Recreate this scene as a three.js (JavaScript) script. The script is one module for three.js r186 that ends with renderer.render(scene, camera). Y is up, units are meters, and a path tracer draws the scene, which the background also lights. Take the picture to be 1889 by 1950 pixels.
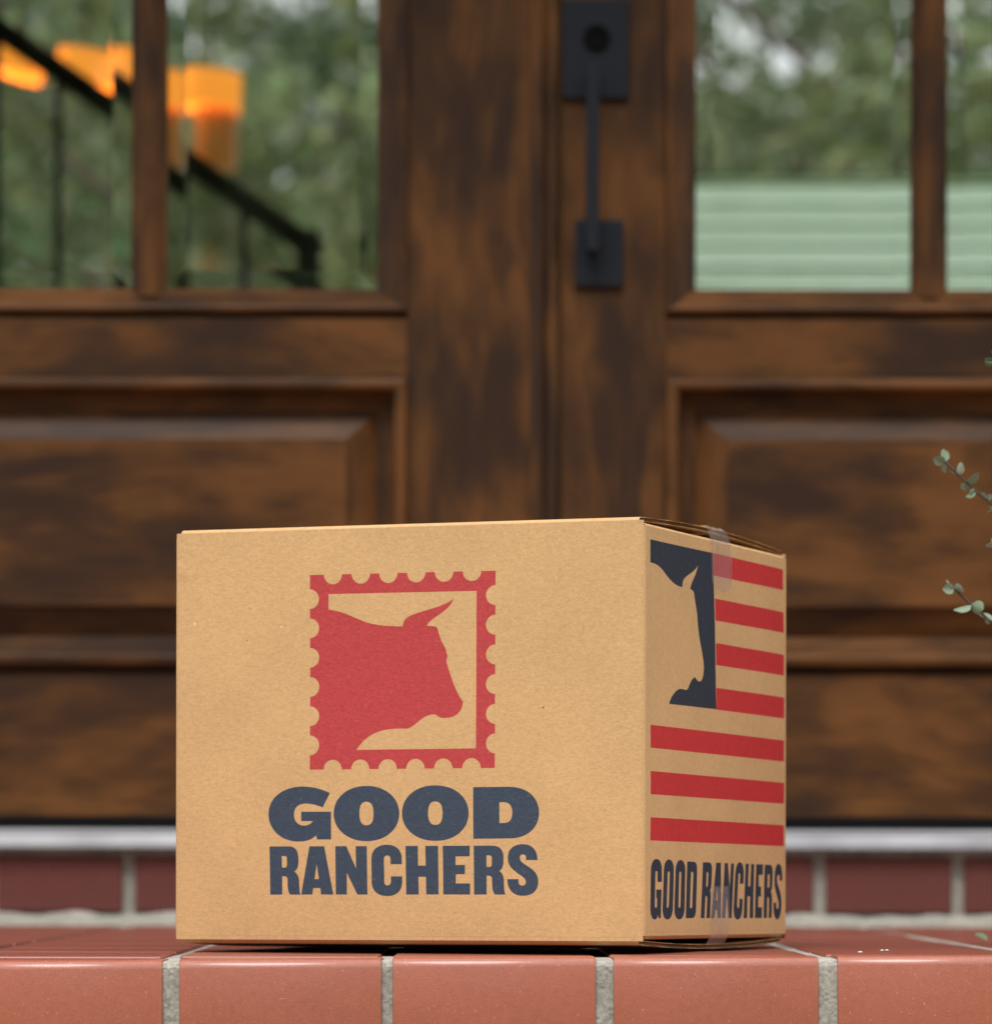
import * as THREE from 'three';
import { RoundedBoxGeometry } from 'three/addons/geometries/RoundedBoxGeometry.js';
import { mergeGeometries, toCreasedNormals } from 'three/addons/utils/BufferGeometryUtils.js';

// ---------------------------------------------------------------- camera, sky, sun, exposure
// z = -depth from the lens; y = 0 is the top of the stoop's front edge.
const scene = new THREE.Scene();
const FOV = 2 * Math.atan(975 / 8677) * 180 / Math.PI;
const camera = new THREE.PerspectiveCamera(FOV, 991 / 1024, 0.05, 800);
camera.position.set(0, 0.041, 0);
camera.rotation.z = 0.0019;
camera.setViewOffset(991, 1024, 0, -393.3, 991, 1024);
camera.focus = 4.22;
camera.userData.fStop = 5.8;

const renderer = new THREE.WebGLRenderer({ antialias: true });
renderer.toneMapping = THREE.LinearToneMapping;
renderer.toneMappingExposure = 1.58;
renderer.shadowMap.enabled = true;

{ // overcast sky, brighter towards the zenith
  const W = 64, H = 32, d = new Float32Array(W * H * 4);
  for (let y = 0; y < H; y++) for (let x = 0; x < W; x++) {
    const e = ((y + 0.5) / H - 0.5) * Math.PI, s = Math.max(0, Math.sin(e)), l = 1.45 * (1 + 1.6 * s) / 2.6, i = (y * W + x) * 4;
    d[i] = l * 0.985; d[i + 1] = l; d[i + 2] = l * 1.03; d[i + 3] = 1;
  }
  const t = new THREE.DataTexture(d, W, H, THREE.RGBAFormat, THREE.FloatType);
  t.mapping = THREE.EquirectangularReflectionMapping; t.magFilter = THREE.LinearFilter; t.needsUpdate = true;
  scene.background = t; scene.environment = t;
}
const sun = new THREE.DirectionalLight(new THREE.Color(1, 0.965, 0.91), 1.4);
sun.position.set(-1.6, 11, 3.2); sun.target.position.set(0, 0, -4.3);
sun.castShadow = true; sun.shadow.radius = 45; sun.shadow.mapSize.set(2048, 2048);
Object.assign(sun.shadow.camera, { left: -8, right: 8, top: 8, bottom: -8, near: 0.5, far: 60 });
scene.add(sun, sun.target);

// ---------------------------------------------------------------- helpers
function rng(seed) { let s = seed | 0; return () => { s = (s + 0x6d2b79f5) | 0; let t = Math.imul(s ^ (s >>> 15), 1 | s); t = (t + Math.imul(t ^ (t >>> 7), 61 | t)) ^ t; return ((t ^ (t >>> 14)) >>> 0) / 4294967296; }; }
const lerp = (a, b, t) => a + (b - a) * t, clamp = (x, a = 0, b = 1) => Math.min(b, Math.max(a, x)), sstep = (a, b, x) => { const t = clamp((x - a) / (b - a)); return t * t * (3 - 2 * t); };
function lattice(seed) { const r = rng(seed), t = new Float32Array(65536); for (let i = 0; i < 65536; i++) t[i] = r(); return t; }
const LAT = lattice(11);
// value noise on a lattice that repeats every px by py cells
function vnoise(x, y, px, py, k = 0) {
  const ix = Math.floor(x), iy = Math.floor(y), fx = x - ix, fy = y - iy, u = fx * fx * (3 - 2 * fx), v = fy * fy * (3 - 2 * fy);
  const X0 = ((ix % px) + px) % px, X1 = (X0 + 1) % px, Y0 = ((iy % py) + py) % py, Y1 = (Y0 + 1) % py, h = (a, b) => LAT[(a * 97 + b * 1571 + k * 7919) & 65535];
  return lerp(lerp(h(X0, Y0), h(X1, Y0), u), lerp(h(X0, Y1), h(X1, Y1), u), v);
}
function fbm(u, v, fx, fy, oct, k = 0) { let s = 0, a = 0.5, n = 0; for (let i = 0; i < oct; i++) { s += a * vnoise(u * fx, v * fy, fx, fy, k + i); n += a; a *= 0.5; fx *= 2; fy *= 2; } return s / n; }
const toS = (c) => { c = clamp(c); return Math.round(255 * (c <= 0.0031308 ? 12.92 * c : 1.055 * Math.pow(c, 1 / 2.4) - 0.055)); };
// colour texture (fn gives linear rgb) and an optional height texture of the same layout
function textures(w, h, fn, repeat = true) {
  const c = new Uint8Array(w * h * 4), b = new Uint8Array(w * h * 4);
  for (let y = 0, i = 0; y < h; y++) for (let x = 0; x < w; x++, i += 4) {
    const [r, g, bl, ht] = fn((x + 0.5) / w, (y + 0.5) / h, x, y);
    c[i] = toS(r); c[i + 1] = toS(g); c[i + 2] = toS(bl); c[i + 3] = 255;
    b[i] = b[i + 1] = b[i + 2] = Math.round(255 * clamp(ht)); b[i + 3] = 255;
  }
  const make = (d, srgb) => { const t = new THREE.DataTexture(d, w, h); t.magFilter = THREE.LinearFilter; t.minFilter = THREE.LinearMipmapLinearFilter; t.generateMipmaps = true; if (srgb) t.colorSpace = THREE.SRGBColorSpace; if (repeat) t.wrapS = t.wrapT = THREE.RepeatWrapping; t.needsUpdate = true; return t; };
  return { map: make(c, true), bump: make(b, false) };
}
const std = (o) => new THREE.MeshStandardMaterial(o), phys = (o) => new THREE.MeshPhysicalMaterial(o), lin = (r, g, b) => new THREE.Color().setRGB(r, g, b);
const taken = {};
function numbered(name) { const n = taken[name] = (taken[name] ?? -1) + 1; return n ? name + '_' + String(n).padStart(3, '0') : name; }
function thing(name, label, category, pos = [0, 0, 0], group) { const g = new THREE.Group(); g.name = numbered(name); g.position.set(...pos); g.userData = { label, category, kind: 'thing' }; if (group) g.userData.group = group; scene.add(g); return g; }
function mesh(name, geo, mat, parent = scene) { const m = new THREE.Mesh(geo, mat); m.name = parent === scene ? numbered(name) : name; m.castShadow = m.receiveShadow = true; parent.add(m); return m; }
function structure(name, geo, mat, label) { const m = mesh(name, geo, mat); m.userData = { kind: 'structure', label }; return m; }
// uv in metres by the main direction of each face; turn = grain along y instead of x
function planarUV(geo, { turn = false, ox = 0, oy = 0, scale = 1 } = {}) {
  const g = geo.index ? geo.toNonIndexed() : geo, p = g.attributes.position, uv = new Float32Array(p.count * 2), a = new THREE.Vector3(), b = new THREE.Vector3(), c = new THREE.Vector3(), n = new THREE.Vector3();
  for (let i = 0; i < p.count; i += 3) {
    a.fromBufferAttribute(p, i); b.fromBufferAttribute(p, i + 1); c.fromBufferAttribute(p, i + 2); n.copy(b).sub(a).cross(c.clone().sub(a));
    const ax = Math.abs(n.x), ay = Math.abs(n.y), az = Math.abs(n.z);
    [a, b, c].forEach((q, j) => { let u = ax > ay && ax > az ? q.z : q.x, v = ay >= ax && ay >= az ? q.z : q.y; if (turn) [u, v] = [v, u]; uv[(i + j) * 2] = (u + ox) * scale; uv[(i + j) * 2 + 1] = (v + oy) * scale; });
  }
  g.setAttribute('uv', new THREE.BufferAttribute(uv, 2)); return g;
}
function boxGeo(x0, x1, y0, y1, z0, z1, uvo, r = 0) {
  const g = r ? new RoundedBoxGeometry(x1 - x0, y1 - y0, z1 - z0, 2, r) : new THREE.BoxGeometry(x1 - x0, y1 - y0, z1 - z0);
  g.translate((x0 + x1) / 2, (y0 + y1) / 2, (z0 + z1) / 2); return planarUV(g, uvo);
}
// a sheet through rows of points, smooth; uv(i, j) in the units of its texture
function sheet(rows, uvf, flip = false) {
  const m = rows.length, n = rows[0].length, pos = [], uv = [], idx = [];
  rows.forEach((r, j) => r.forEach((p, i) => { pos.push(...p); uv.push(...uvf(i, j, p)); }));
  for (let j = 0; j < m - 1; j++) for (let i = 0; i < n - 1; i++) { const a = j * n + i, b = a + 1, c = a + n, d = c + 1; flip ? idx.push(a, c, b, b, c, d) : idx.push(a, b, c, b, d, c); }
  const g = new THREE.BufferGeometry(); g.setAttribute('position', new THREE.Float32BufferAttribute(pos, 3)); g.setAttribute('uv', new THREE.Float32BufferAttribute(uv, 2)); g.setIndex(idx); g.computeVertexNormals(); return g;
}
const merged = (list) => mergeGeometries(list.map((g) => { const q = g.index ? g.toNonIndexed() : g; if (!q.attributes.normal) q.computeVertexNormals(); for (const k of Object.keys(q.attributes)) if (!['position', 'normal', 'uv'].includes(k)) q.deleteAttribute(k); return q; }));
function bar(a, b, r, seg = 8) { const A = new THREE.Vector3(...a), B = new THREE.Vector3(...b), g = new THREE.CylinderGeometry(r, r, A.distanceTo(B), seg); g.applyQuaternion(new THREE.Quaternion().setFromUnitVectors(new THREE.Vector3(0, 1, 0), B.clone().sub(A).normalize())); g.translate(...A.add(B).multiplyScalar(0.5).toArray()); return g; }

// ---------------------------------------------------------------- materials
const R0 = rng(5);
// one metre of stained hardwood: long soft figure, orange and near-black patches, fine pores; grain along u
const woodT = textures(1024, 1024, (u, v) => {
  const w = v + 0.10 * (fbm(u, v, 3, 4, 3, 40) - 0.5), fig = fbm(u, w, 5, 16, 4, 3), blot = fbm(u, v, 9, 17, 4, 17), dark = sstep(0.42, 0.78, fbm(u + 0.13, w, 11, 24, 4, 51)), pore = fbm(u, v, 24, 300, 2, 9), line = fbm(u, w, 4, 70, 2, 33);
  let t = clamp(0.52 + (fig - 0.5) * 1.5 + (blot - 0.5) * 1.1); t = t * (1 - 0.55 * dark) + (line - 0.5) * 0.25 + (pore - 0.5) * 0.22;
  const k = sstep(-0.1, 1.1, t); return [lerp(0.034, 0.162, k), lerp(0.0145, 0.062, k), lerp(0.007, 0.0155, k * k), 0.5 + (pore - 0.5) * 0.6];
});
// grain and figure come from the map; the finish is a dull oil
const woodMat = phys({ map: woodT.map, bumpMap: woodT.bump, bumpScale: 0.0003, roughness: 0.5, specularIntensity: 0.55 });
const brickTex = (base, k0) => textures(1024, 1024, (u, v, x, y) => {
  const big = fbm(u, v, 4, 4, 4, k0), mid = fbm(u, v, 90, 90, 3, k0 + 8), fine = 0.5 * vnoise(u * 480, v * 480, 480, 480, k0 + 15) + 0.5 * vnoise(u * 760 + v * 37, v * 760, 760, 760, k0 + 16), sp = vnoise(u * 240, v * 240, 240, 240, k0 + 21), pit = vnoise(u * 300, v * 300, 300, 300, k0 + 27);
  let m = 0.82 + 0.22 * (big - 0.5) + 0.16 * (mid - 0.5) + 0.36 * (fine - 0.5) + 0.18, w = sstep(0.94, 0.995, sp) * 0.6, d = sstep(0.955, 0.99, pit) * 0.5;
  m *= 1 - d; return [lerp(base[0] * m, 0.62, w), lerp(base[1] * m, 0.5, w), lerp(base[2] * m, 0.42, w), 0.5 + 0.7 * (fine - 0.5) + 0.1 * (mid - 0.5) - d * 0.4];
});
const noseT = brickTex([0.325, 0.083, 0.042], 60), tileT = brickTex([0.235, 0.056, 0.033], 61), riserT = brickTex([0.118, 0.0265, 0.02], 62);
const brickMat = phys({ map: noseT.map, bumpMap: noseT.bump, bumpScale: 0.00025, roughness: 0.6, clearcoat: 0.8, clearcoatRoughness: 0.2 });
const tileMat = phys({ map: tileT.map, bumpMap: tileT.bump, bumpScale: 0.0004, roughness: 0.5, clearcoat: 0.4, clearcoatRoughness: 0.25 });
const riserMat = std({ map: riserT.map, bumpMap: riserT.bump, bumpScale: 0.0006, roughness: 0.8 });
const mortarT = textures(512, 512, (u, v) => {
  const b = fbm(u, v, 6, 6, 4, 70), f = fbm(u, v, 90, 90, 2, 77), g = vnoise(u * 150, v * 150, 150, 150, 79), m = 0.75 + 0.5 * (b - 0.5) + 0.7 * (f - 0.5) + 0.2, gr = sstep(0.62, 0.8, fbm(u, v, 7, 7, 3, 90)) * 0.35, s = sstep(0.9, 1, g) * 0.4;
  return [lerp(0.37 * m, 0.26, gr) * (1 - s), lerp(0.35 * m, 0.265, gr) * (1 - s), lerp(0.305 * m, 0.21, gr) * (1 - s), f];
});
const mortarMat = std({ map: mortarT.map, bumpMap: mortarT.bump, bumpScale: 0.0009, roughness: 0.95 });
const blackMetal = phys({ color: lin(0.011, 0.0135, 0.022), roughness: 0.45, specularIntensity: 0.6 });
const rubber = phys({ color: lin(0.004, 0.004, 0.005), roughness: 0.8, specularIntensity: 0.25 });
const aluT = textures(512, 128, (u, v) => { const s = fbm(u, v, 6, 60, 3, 100), b = fbm(u, v, 8, 3, 3, 104), m = 0.86 + 0.3 * (s - 0.5) + 0.35 * (b - 0.5); return [0.45 * m, 0.455 * m, 0.48 * m, s]; });
const aluMat = std({ map: aluT.map, roughness: 0.6, metalness: 0.6 });
const plasterMat = std({ color: lin(0.62, 0.6, 0.55), roughness: 0.9 });
const glassMat = phys({ color: lin(0.97, 0.99, 0.975), transmission: 1, thickness: 0.006, ior: 1.5, roughness: 0.0 });
const paneMat = phys({ color: lin(0.95, 0.97, 0.96), transmission: 1, thickness: 0, ior: 1.5, roughness: 0.0 });

// ---------------------------------------------------------------- ground, walk
{
  const T = textures(512, 512, (u, v) => { const a = fbm(u, v, 5, 5, 4, 120), b = fbm(u, v, 60, 60, 3, 126), m = 0.7 + 0.5 * (a - 0.5) + 0.8 * (b - 0.5) + 0.3; return [0.075 * m, 0.105 * m, 0.035 * m, b]; });
  T.map.repeat.set(120, 120);
  const g = new THREE.PlaneGeometry(600, 600); g.rotateX(-Math.PI / 2); g.translate(0, -0.56, -40);
  structure('ground', g, std({ map: T.map, roughness: 1 }), 'mown green lawn around the house');
  const C = textures(512, 512, (u, v) => { const a = fbm(u, v, 5, 5, 4, 130), b = fbm(u, v, 90, 90, 2, 137), m = 0.8 + 0.3 * (a - 0.5) + 0.5 * (b - 0.5) + 0.2; return [0.38 * m, 0.36 * m, 0.32 * m, b]; });
  structure('front_walk', boxGeo(-1.3, 1.3, -0.62, -0.53, -3.69, 14, {}), std({ map: C.map, roughness: 0.9 }), 'pale concrete walk leading to the stoop');
}

// ---------------------------------------------------------------- stoop
const SLOPE = 0.0088, floorY = (depth) => SLOPE * Math.max(0, depth - 4.1) - 0.0067, LEVEL = (x) => 0.0055 * x;
{
  const st = thing('brick_stoop', 'red brick stoop with rounded front edge carrying the cardboard box', 'stoop');
  // mortar body that shows in every joint
  const x0 = -2.2, x1 = 2.2, prof = [[4.104, -0.56], [4.104, -0.0142], [4.1065, -0.0107], [4.111, -0.0089], [4.13, -0.0085], [6.262, floorY(6.262) - 0.002], [6.262, 0.1175], [6.5, 0.1175], [6.5, -0.56]];
  const parts = [];
  const rows = [x0, -0.7, -0.35, 0, 0.35, 0.7, x1].map((x) => prof.map(([d, y], i) => [x, y + (i > 0 && i < 5 ? LEVEL(clamp(x, -0.7, 0.7)) : 0), -d]));
  parts.push(toCreasedNormals(sheet(rows, (i, j, p) => [p[0] * 4, (p[1] - p[2]) * 4]), 0.5));
  mesh('mortar', merged(parts), mortarMat, st);
  // rounded nosing bricks
  const joint = [[-0.2999, -0.2848], [-0.1028, -0.0929], [0.0896, 0.1056], [0.2899, 0.307], [0.4935, 0.511], [0.699, 0.714], [-0.499, -0.4835], [-0.6985, -0.683], [-0.897, -0.882], [0.902, 0.917], ...[1, 2, 3, 4, 5, 6].flatMap((k) => [[0.902 + k * 0.1995, 0.917 + k * 0.1995], [-0.897 - k * 0.1995, -0.882 - k * 0.1995]])].sort((a, b) => a[0] - b[0]);
  const spans = joint.slice(0, -1).map((j, i) => [j[1], joint[i + 1][0]]);
  const dy = [0, 0.0006, -0.0012, -0.0006, 0.0002, -0.0004, 0.0003, 0, 0];
  const nose = (w, k) => {
    const r = 0.0085, s = new THREE.Shape(); // profile in (depth towards the viewer, height)
    s.moveTo(-0.092, -0.078); s.lineTo(0, -0.078); s.lineTo(0, -r); s.absarc(-r, -r, r, 0, Math.PI / 2); s.lineTo(-0.092, 0); s.lineTo(-0.092, -0.078);
    const b = 0.0016, g = new THREE.ExtrudeGeometry(s, { depth: w - 2 * b, bevelEnabled: true, bevelThickness: b, bevelSize: b, bevelOffset: -b, bevelSegments: 2, curveSegments: 8 });
    g.translate(0, 0, -(w - 2 * b) / 2); g.rotateY(-Math.PI / 2);
    return toCreasedNormals(planarUV(g, { ox: k * 0.137, oy: k * 0.071, scale: 2.5 }), 0.55);
  };
  spans.forEach(([a, b], i) => {
    // the extrusion's profile x runs along -z once turned, so turn it to face the lens
    const g = nose(b - a, i); const m = mesh('brick', g, brickMat, st), cx = (a + b) / 2;
    m.position.set(cx, LEVEL(clamp(cx, -0.7, 0.7)) + dy[(i + 3) % 9] - 0.0059, -4.098); m.rotation.set(0, 0, 0.0055);
  });
  // floor tiles behind the nosing
  const tw = 0.1845, td = 0.184, variants = [0, 1, 2].map((k) => planarUV(new RoundedBoxGeometry(tw, 0.03, td, 2, 0.003), { ox: k * 0.31, oy: k * 0.17, scale: 2.5 }));
  const r = rng(21);
  for (let row = 0; row < 10; row++) for (let c = -11; c < 10; c++) {
    const d0 = 4.205 + row * 0.1985, d = d0 + td / 2, x = 0.0976 + c * 0.1985 + 0.0992 + (r() - 0.5) * 0.003;
    if (d + td / 2 > 6.262) continue;
    const m = mesh('tile', variants[(row * 5 + c * 3 + 90) % 3], tileMat, st); m.position.set(x, floorY(d) - 0.015 + 0.0006 + (r() - 0.5) * 0.0008 + LEVEL(clamp(x, -0.7, 0.7)) * clamp(1 - (d - 4.1) / 0.6), -d); m.rotation.x = SLOPE;
    if (r() < 0.5) m.rotation.y = Math.PI;
  }
  // course of bricks under the door sill
  const bw = 0.172, bg = [0, 1, 2].map((k) => planarUV(new RoundedBoxGeometry(bw, 0.0755, 0.06, 2, 0.003), { ox: k * 0.23, oy: k * 0.37, scale: 2.5 }));
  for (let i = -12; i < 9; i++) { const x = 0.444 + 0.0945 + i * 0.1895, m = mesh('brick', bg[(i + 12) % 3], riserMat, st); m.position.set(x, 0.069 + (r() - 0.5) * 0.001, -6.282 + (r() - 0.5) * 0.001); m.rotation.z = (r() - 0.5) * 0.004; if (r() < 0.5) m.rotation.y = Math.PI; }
  // uneven mortar squeezed along the foot of that course
  { const rr = [], n = 260; for (let i = 0; i <= n; i++) { const x = -2.2 + 4.4 * i / n, a = vnoise(i * 0.55, 3, 512, 512, 3), b = vnoise(i * 0.23, 9, 512, 512, 5), h = 0.0105 + 0.008 * a + 0.006 * (b - 0.5), f = 0.004 + 0.012 * b + 0.004 * a; rr.push([[x, floorY(6.25) - 0.004, -6.246 + f], [x, floorY(6.25) + h * 0.45, -6.246 + f * 0.8], [x, floorY(6.25) + h, -6.25 + f * 0.25], [x, floorY(6.25) + h + 0.003, -6.262]]); }
    mesh('mortar_bead', sheet(rr, (i, j, p) => [p[0] * 5, (p[1] - p[2]) * 5]), mortarMat, st); }
  // courses below the nosing
  const lg = [0, 1].map((k) => planarUV(new RoundedBoxGeometry(0.184, 0.07, 0.06, 2, 0.003), { ox: k * 0.29, oy: k * 0.11, scale: 2.5 }));
  for (let c = 0; c < 5; c++) for (let i = -11; i < 11; i++) { const m = mesh('brick', lg[(i + c + 20) & 1], brickMat, st); m.position.set(0.0976 + i * 0.1985 + (c & 1 ? 0.0992 : 0), -0.132 - c * 0.086, -4.132); }
  // pale grit lying on the floor
  const grit = new THREE.IcosahedronGeometry(0.0017, 1); grit.scale(1.5, 0.6, 1);
  for (const [x, d] of [[0.337, 4.22], [0.364, 4.3], [0.369, 4.305]]) { const m = mesh('grit', grit, plasterMat, st); m.position.set(x, floorY(d) + LEVEL(x) + 0.002, -d); m.rotation.y = x * 20; }
}

// ---------------------------------------------------------------- doors
const ZF = -6.30; // face of the stiles
// four mitred pieces round a rectangle; profile = [inward 0..1, height in metres]
function mitred(x0, x1, y0, y1, wx, wy, prof, z, k = 0) {
  const at = (cx, cy, t) => [cx === 0 ? x0 + t * wx : x1 - t * wx, cy === 0 ? y0 + t * wy : y1 - t * wy];
  return [[0, 0, 1, 0], [1, 0, 1, 1], [1, 1, 0, 1], [0, 1, 0, 0]].map(([ax, ay, bx, by], s) => {
    const rows = [0, 1].map((e) => prof.map(([t, h]) => { const [x, y] = e ? at(bx, by, t) : at(ax, ay, t); return [x, y, z + h]; }));
    const g = sheet(rows, (i, j, p) => { const across = prof[i][0] * 0.05 + s * 0.17 + k * 0.07; return s & 1 ? [p[1] + k * 0.31, across] : [p[0] + k * 0.31, across]; });
    return toCreasedNormals(g, 0.5);
  });
}
const ease = [[0, -0.018], [0, 0.0105], [0.05, 0.0135], [0.14, 0.015], [0.28, 0.0145], [0.38, 0.0115], [0.43, 0.005], [0.45, -0.02], [0.5, -0.0265], [1, -0.029]];
const stop = [[0, -0.018], [0, 0.0072], [0.06, 0.0084], [0.16, 0.0092], [0.28, 0.0078], [0.34, 0.0042], [0.55, -0.0005], [0.8, -0.008], [1, -0.0128]];
function wood(name, door, x0, x1, y0, y1, z0, z1, vertical, r = 0.0015) { return mesh(name, boxGeo(x0, x1, y0, y1, z0, z1, { turn: vertical, ox: R0() * 3, oy: R0() * 3 }, r), woodMat, door); }
// bevelled pane: flat middle, ground edge on the viewer's side
function pane(door, x0, x1, y0, y1) {
  const zb = ZF - 0.0215, ze = ZF - 0.0167, zc = ZF - 0.0152, b = 0.026, ring = (o, z) => [[x0 + o, y0 + o, z], [x1 - o, y0 + o, z], [x1 - o, y1 - o, z], [x0 + o, y1 - o, z]], v = [...ring(0, zb), ...ring(0, ze), ...ring(b, zc)], f = [];
  for (let i = 0; i < 4; i++) { const j = (i + 1) % 4; f.push([i, j, 4 + j, 4 + i], [4 + i, 4 + j, 8 + j, 8 + i]); }
  f.push([8, 9, 10, 11], [3, 2, 1, 0]);
  const pos = []; for (const [a, b2, c, d] of f) for (const q of [a, b2, c, a, c, d]) pos.push(...v[q]);
  const g = new THREE.BufferGeometry(); g.setAttribute('position', new THREE.Float32BufferAttribute(pos, 3)); g.computeVertexNormals();
  mesh('glass_pane', planarUV(g), glassMat, door);
}
function entryDoor(label, o) { // o: left, right door edges; gl, gr outer edges of the glazing stop
  const door = thing('entry_door', label, 'door', [0, 0, 0], 'pair of entry doors'), ZB = ZF - 0.046, Y0 = 0.163, Y1 = 2.27;
  wood('stile', door, o.left, o.gl, Y0, Y1, ZB, ZF, true); wood('stile', door, o.gr, o.right, Y0, Y1, ZB, ZF, true);
  wood('bottom_rail', door, o.gl, o.gr, Y0, 0.3605, ZB, ZF - 0.0004, false); wood('lock_rail', door, o.gl, o.gr, 0.7695, 0.8525, ZB, ZF - 0.0004, false); wood('top_rail', door, o.gl, o.gr, 2.13, Y1, ZB, ZF - 0.0004, false);
  wood('panel_groove', door, o.gl + 0.0005, o.gr - 0.0005, 0.361, 0.38, ZB + 0.001, ZF - 0.014, false, 0); wood('glazing_groove', door, o.gl + 0.0005, o.gr - 0.0005, 0.853, 0.87, ZB + 0.001, ZF - 0.014, false, 0);
  mitred(o.gl, o.gr, 0.372, 0.769, 0.042, 0.042, ease, ZF, o.k).forEach((g) => mesh('panel_moulding', g, woodMat, door));
  const p0 = o.gl + 0.04, p1 = o.gr - 0.04, q0 = 0.412, q1 = 0.729, bev = mitred(p0, p1, q0, q1, 0.044, 0.044, [[0, -0.031], [0.94, -0.0095], [0.955, -0.003], [1, -0.0025]], ZF, o.k + 3);
  const field = new THREE.PlaneGeometry(p1 - p0 - 0.088, q1 - q0 - 0.088); field.translate((p0 + p1) / 2, (q0 + q1) / 2, ZF - 0.0025);
  const back = new THREE.PlaneGeometry(p1 - p0, q1 - q0); back.rotateY(Math.PI); back.translate((p0 + p1) / 2, (q0 + q1) / 2, ZB + 0.01);
  mesh('raised_panel', merged([...bev, planarUV(field, { ox: o.k * 0.4, oy: o.k * 0.23 }), planarUV(back)]), woodMat, door);
  mitred(o.gl, o.gr, 0.861, 2.13, 0.041, 0.0335, stop, ZF, o.k + 5).forEach((g) => mesh('glazing_moulding', g, woodMat, door));
  mitred(o.gl, o.gr, 0.861, 2.13, 0.041, 0.0335, stop.map(([t, h]) => [t, -h - 0.002]), ZB, o.k + 6).forEach((g) => mesh('inner_moulding', g, woodMat, door));
  const i0 = o.gl + 0.041, i1 = o.gr - 0.041, j0 = 0.8945, j1 = 2.0965, mx = o.mx, my = 1.5, hw = 0.0245;
  const mp = [[-1, -0.0135], [-0.86, -0.0085], [-0.6, -0.0045], [-0.5, 0.0005], [-0.3, 0.0028], [0, 0.0034], [0.3, 0.0028], [0.5, 0.0005], [0.6, -0.0045], [0.86, -0.0085], [1, -0.0135]];
  for (const back of [0, 1]) { const zz = (h) => back ? ZB - h - 0.002 : ZF + h;
    mesh('muntin', sheet([j0 - 0.012, j1].map((y) => mp.map(([t, h]) => [mx + t * hw, y, zz(h)])), (i, j, p) => [p[1] + 0.3, p[0] * 1.3]), woodMat, door);
    for (const [a, b] of [[i0, mx - hw], [mx + hw, i1]]) mesh('muntin', sheet([b, a].map((x) => mp.map(([t, h]) => [x, my + t * hw, zz(h)])), (i, j, p) => [p[0], p[1] * 1.3]), woodMat, door); }
  mesh('muntin_core', merged([boxGeo(mx - hw, mx + hw, j0, j1, ZB - 0.0, ZF - 0.0135, { turn: true }), boxGeo(i0, mx - hw, my - hw, my + hw, ZB, ZF - 0.0136), boxGeo(mx + hw, i1, my - hw, my + hw, ZB, ZF - 0.0136)]), woodMat, door);
  for (const [a, b] of [[i0, mx - hw], [mx + hw, i1]]) for (const [c, d] of [[j0, my - hw], [my + hw, j1]]) pane(door, a + 0.0003, b - 0.0003, c + 0.0003, d - 0.0003);
  mesh('door_sweep', boxGeo(o.left + 0.003, o.right - 0.003, 0.147, 0.1625, ZF - 0.03, ZF - 0.001, {}, 0.002), rubber, door);
  return door;
}
const leftDoor = entryDoor('left wooden entry door with amber lamps glowing behind its glass', { left: -1.007, right: 0.049, gl: -0.837, gr: -0.1245, mx: -0.4815, k: 1 });
{ // astragal on the meeting edge of the left door
  const pr = [[0, 0], [0, 0.004], [0.12, 0.0075], [0.28, 0.009], [0.42, 0.0075], [0.5, 0.0035], [0.56, 0.0035], [0.66, 0.009], [0.8, 0.0115], [0.93, 0.009], [1, 0.0045], [1, -0.02]];
  mesh('astragal', toCreasedNormals(sheet([0.163, 2.27].map((y) => pr.map(([t, h]) => [0.0462 + t * 0.0385, y, ZF + 0.0005 + h])), (i, j, p) => [p[1] + 0.17, p[0] * 1.5]), 0.6), woodMat, leftDoor);
  mesh('door_edge', boxGeo(0.0492, 0.0847, 0.163, 2.27, ZF - 0.046, ZF, { turn: true }), woodMat, leftDoor);
}
const rightDoor = entryDoor('right wooden entry door carrying the black pull handle', { left: 0.088, right: 1.11, gl: 0.2335, gr: 0.964, mx: 0.598, k: 2 });
{
  const h = new THREE.Group(); h.name = 'handle_set'; h.userData.label = 'matte black square pull handle with keyed upper plate'; rightDoor.add(h);
  const plate = (name, x0, x1, y0, y1) => mesh(name, boxGeo(x0, x1, y0, y1, ZF + 0.0004, ZF + 0.011, {}, 0.003), blackMetal, h);
  plate('upper_plate', 0.0893, 0.181, 1.155, 1.292); plate('lower_plate', 0.1075, 0.174, 0.895, 0.988);
  const ring = new THREE.LatheGeometry([[0.0105, 0.003], [0.0105, 0.006], [0.0165, 0.006], [0.0185, 0.004], [0.0185, 0]].map(([a, b]) => new THREE.Vector2(a, b)), 32); ring.rotateX(Math.PI / 2); ring.translate(0.1365, 1.238, ZF + 0.0112); mesh('lock_rose', ring, rubber, h);
  const cyl = new THREE.CylinderGeometry(0.0104, 0.0104, 0.004, 24); cyl.rotateX(Math.PI / 2); cyl.translate(0.1365, 1.238, ZF + 0.0125); mesh('key_cylinder', cyl, rubber, h);
  mesh('grip', boxGeo(0.1215, 0.139, 0.938, 1.194, ZF + 0.038, ZF + 0.056, {}, 0.003), blackMetal, h);
  mesh('standoff', boxGeo(0.123, 0.1375, 1.172, 1.192, ZF + 0.0108, ZF + 0.039, {}, 0.002), blackMetal, h); mesh('standoff', boxGeo(0.123, 0.1375, 0.94, 0.962, ZF + 0.0108, ZF + 0.039, {}, 0.002), blackMetal, h);
}
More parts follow.
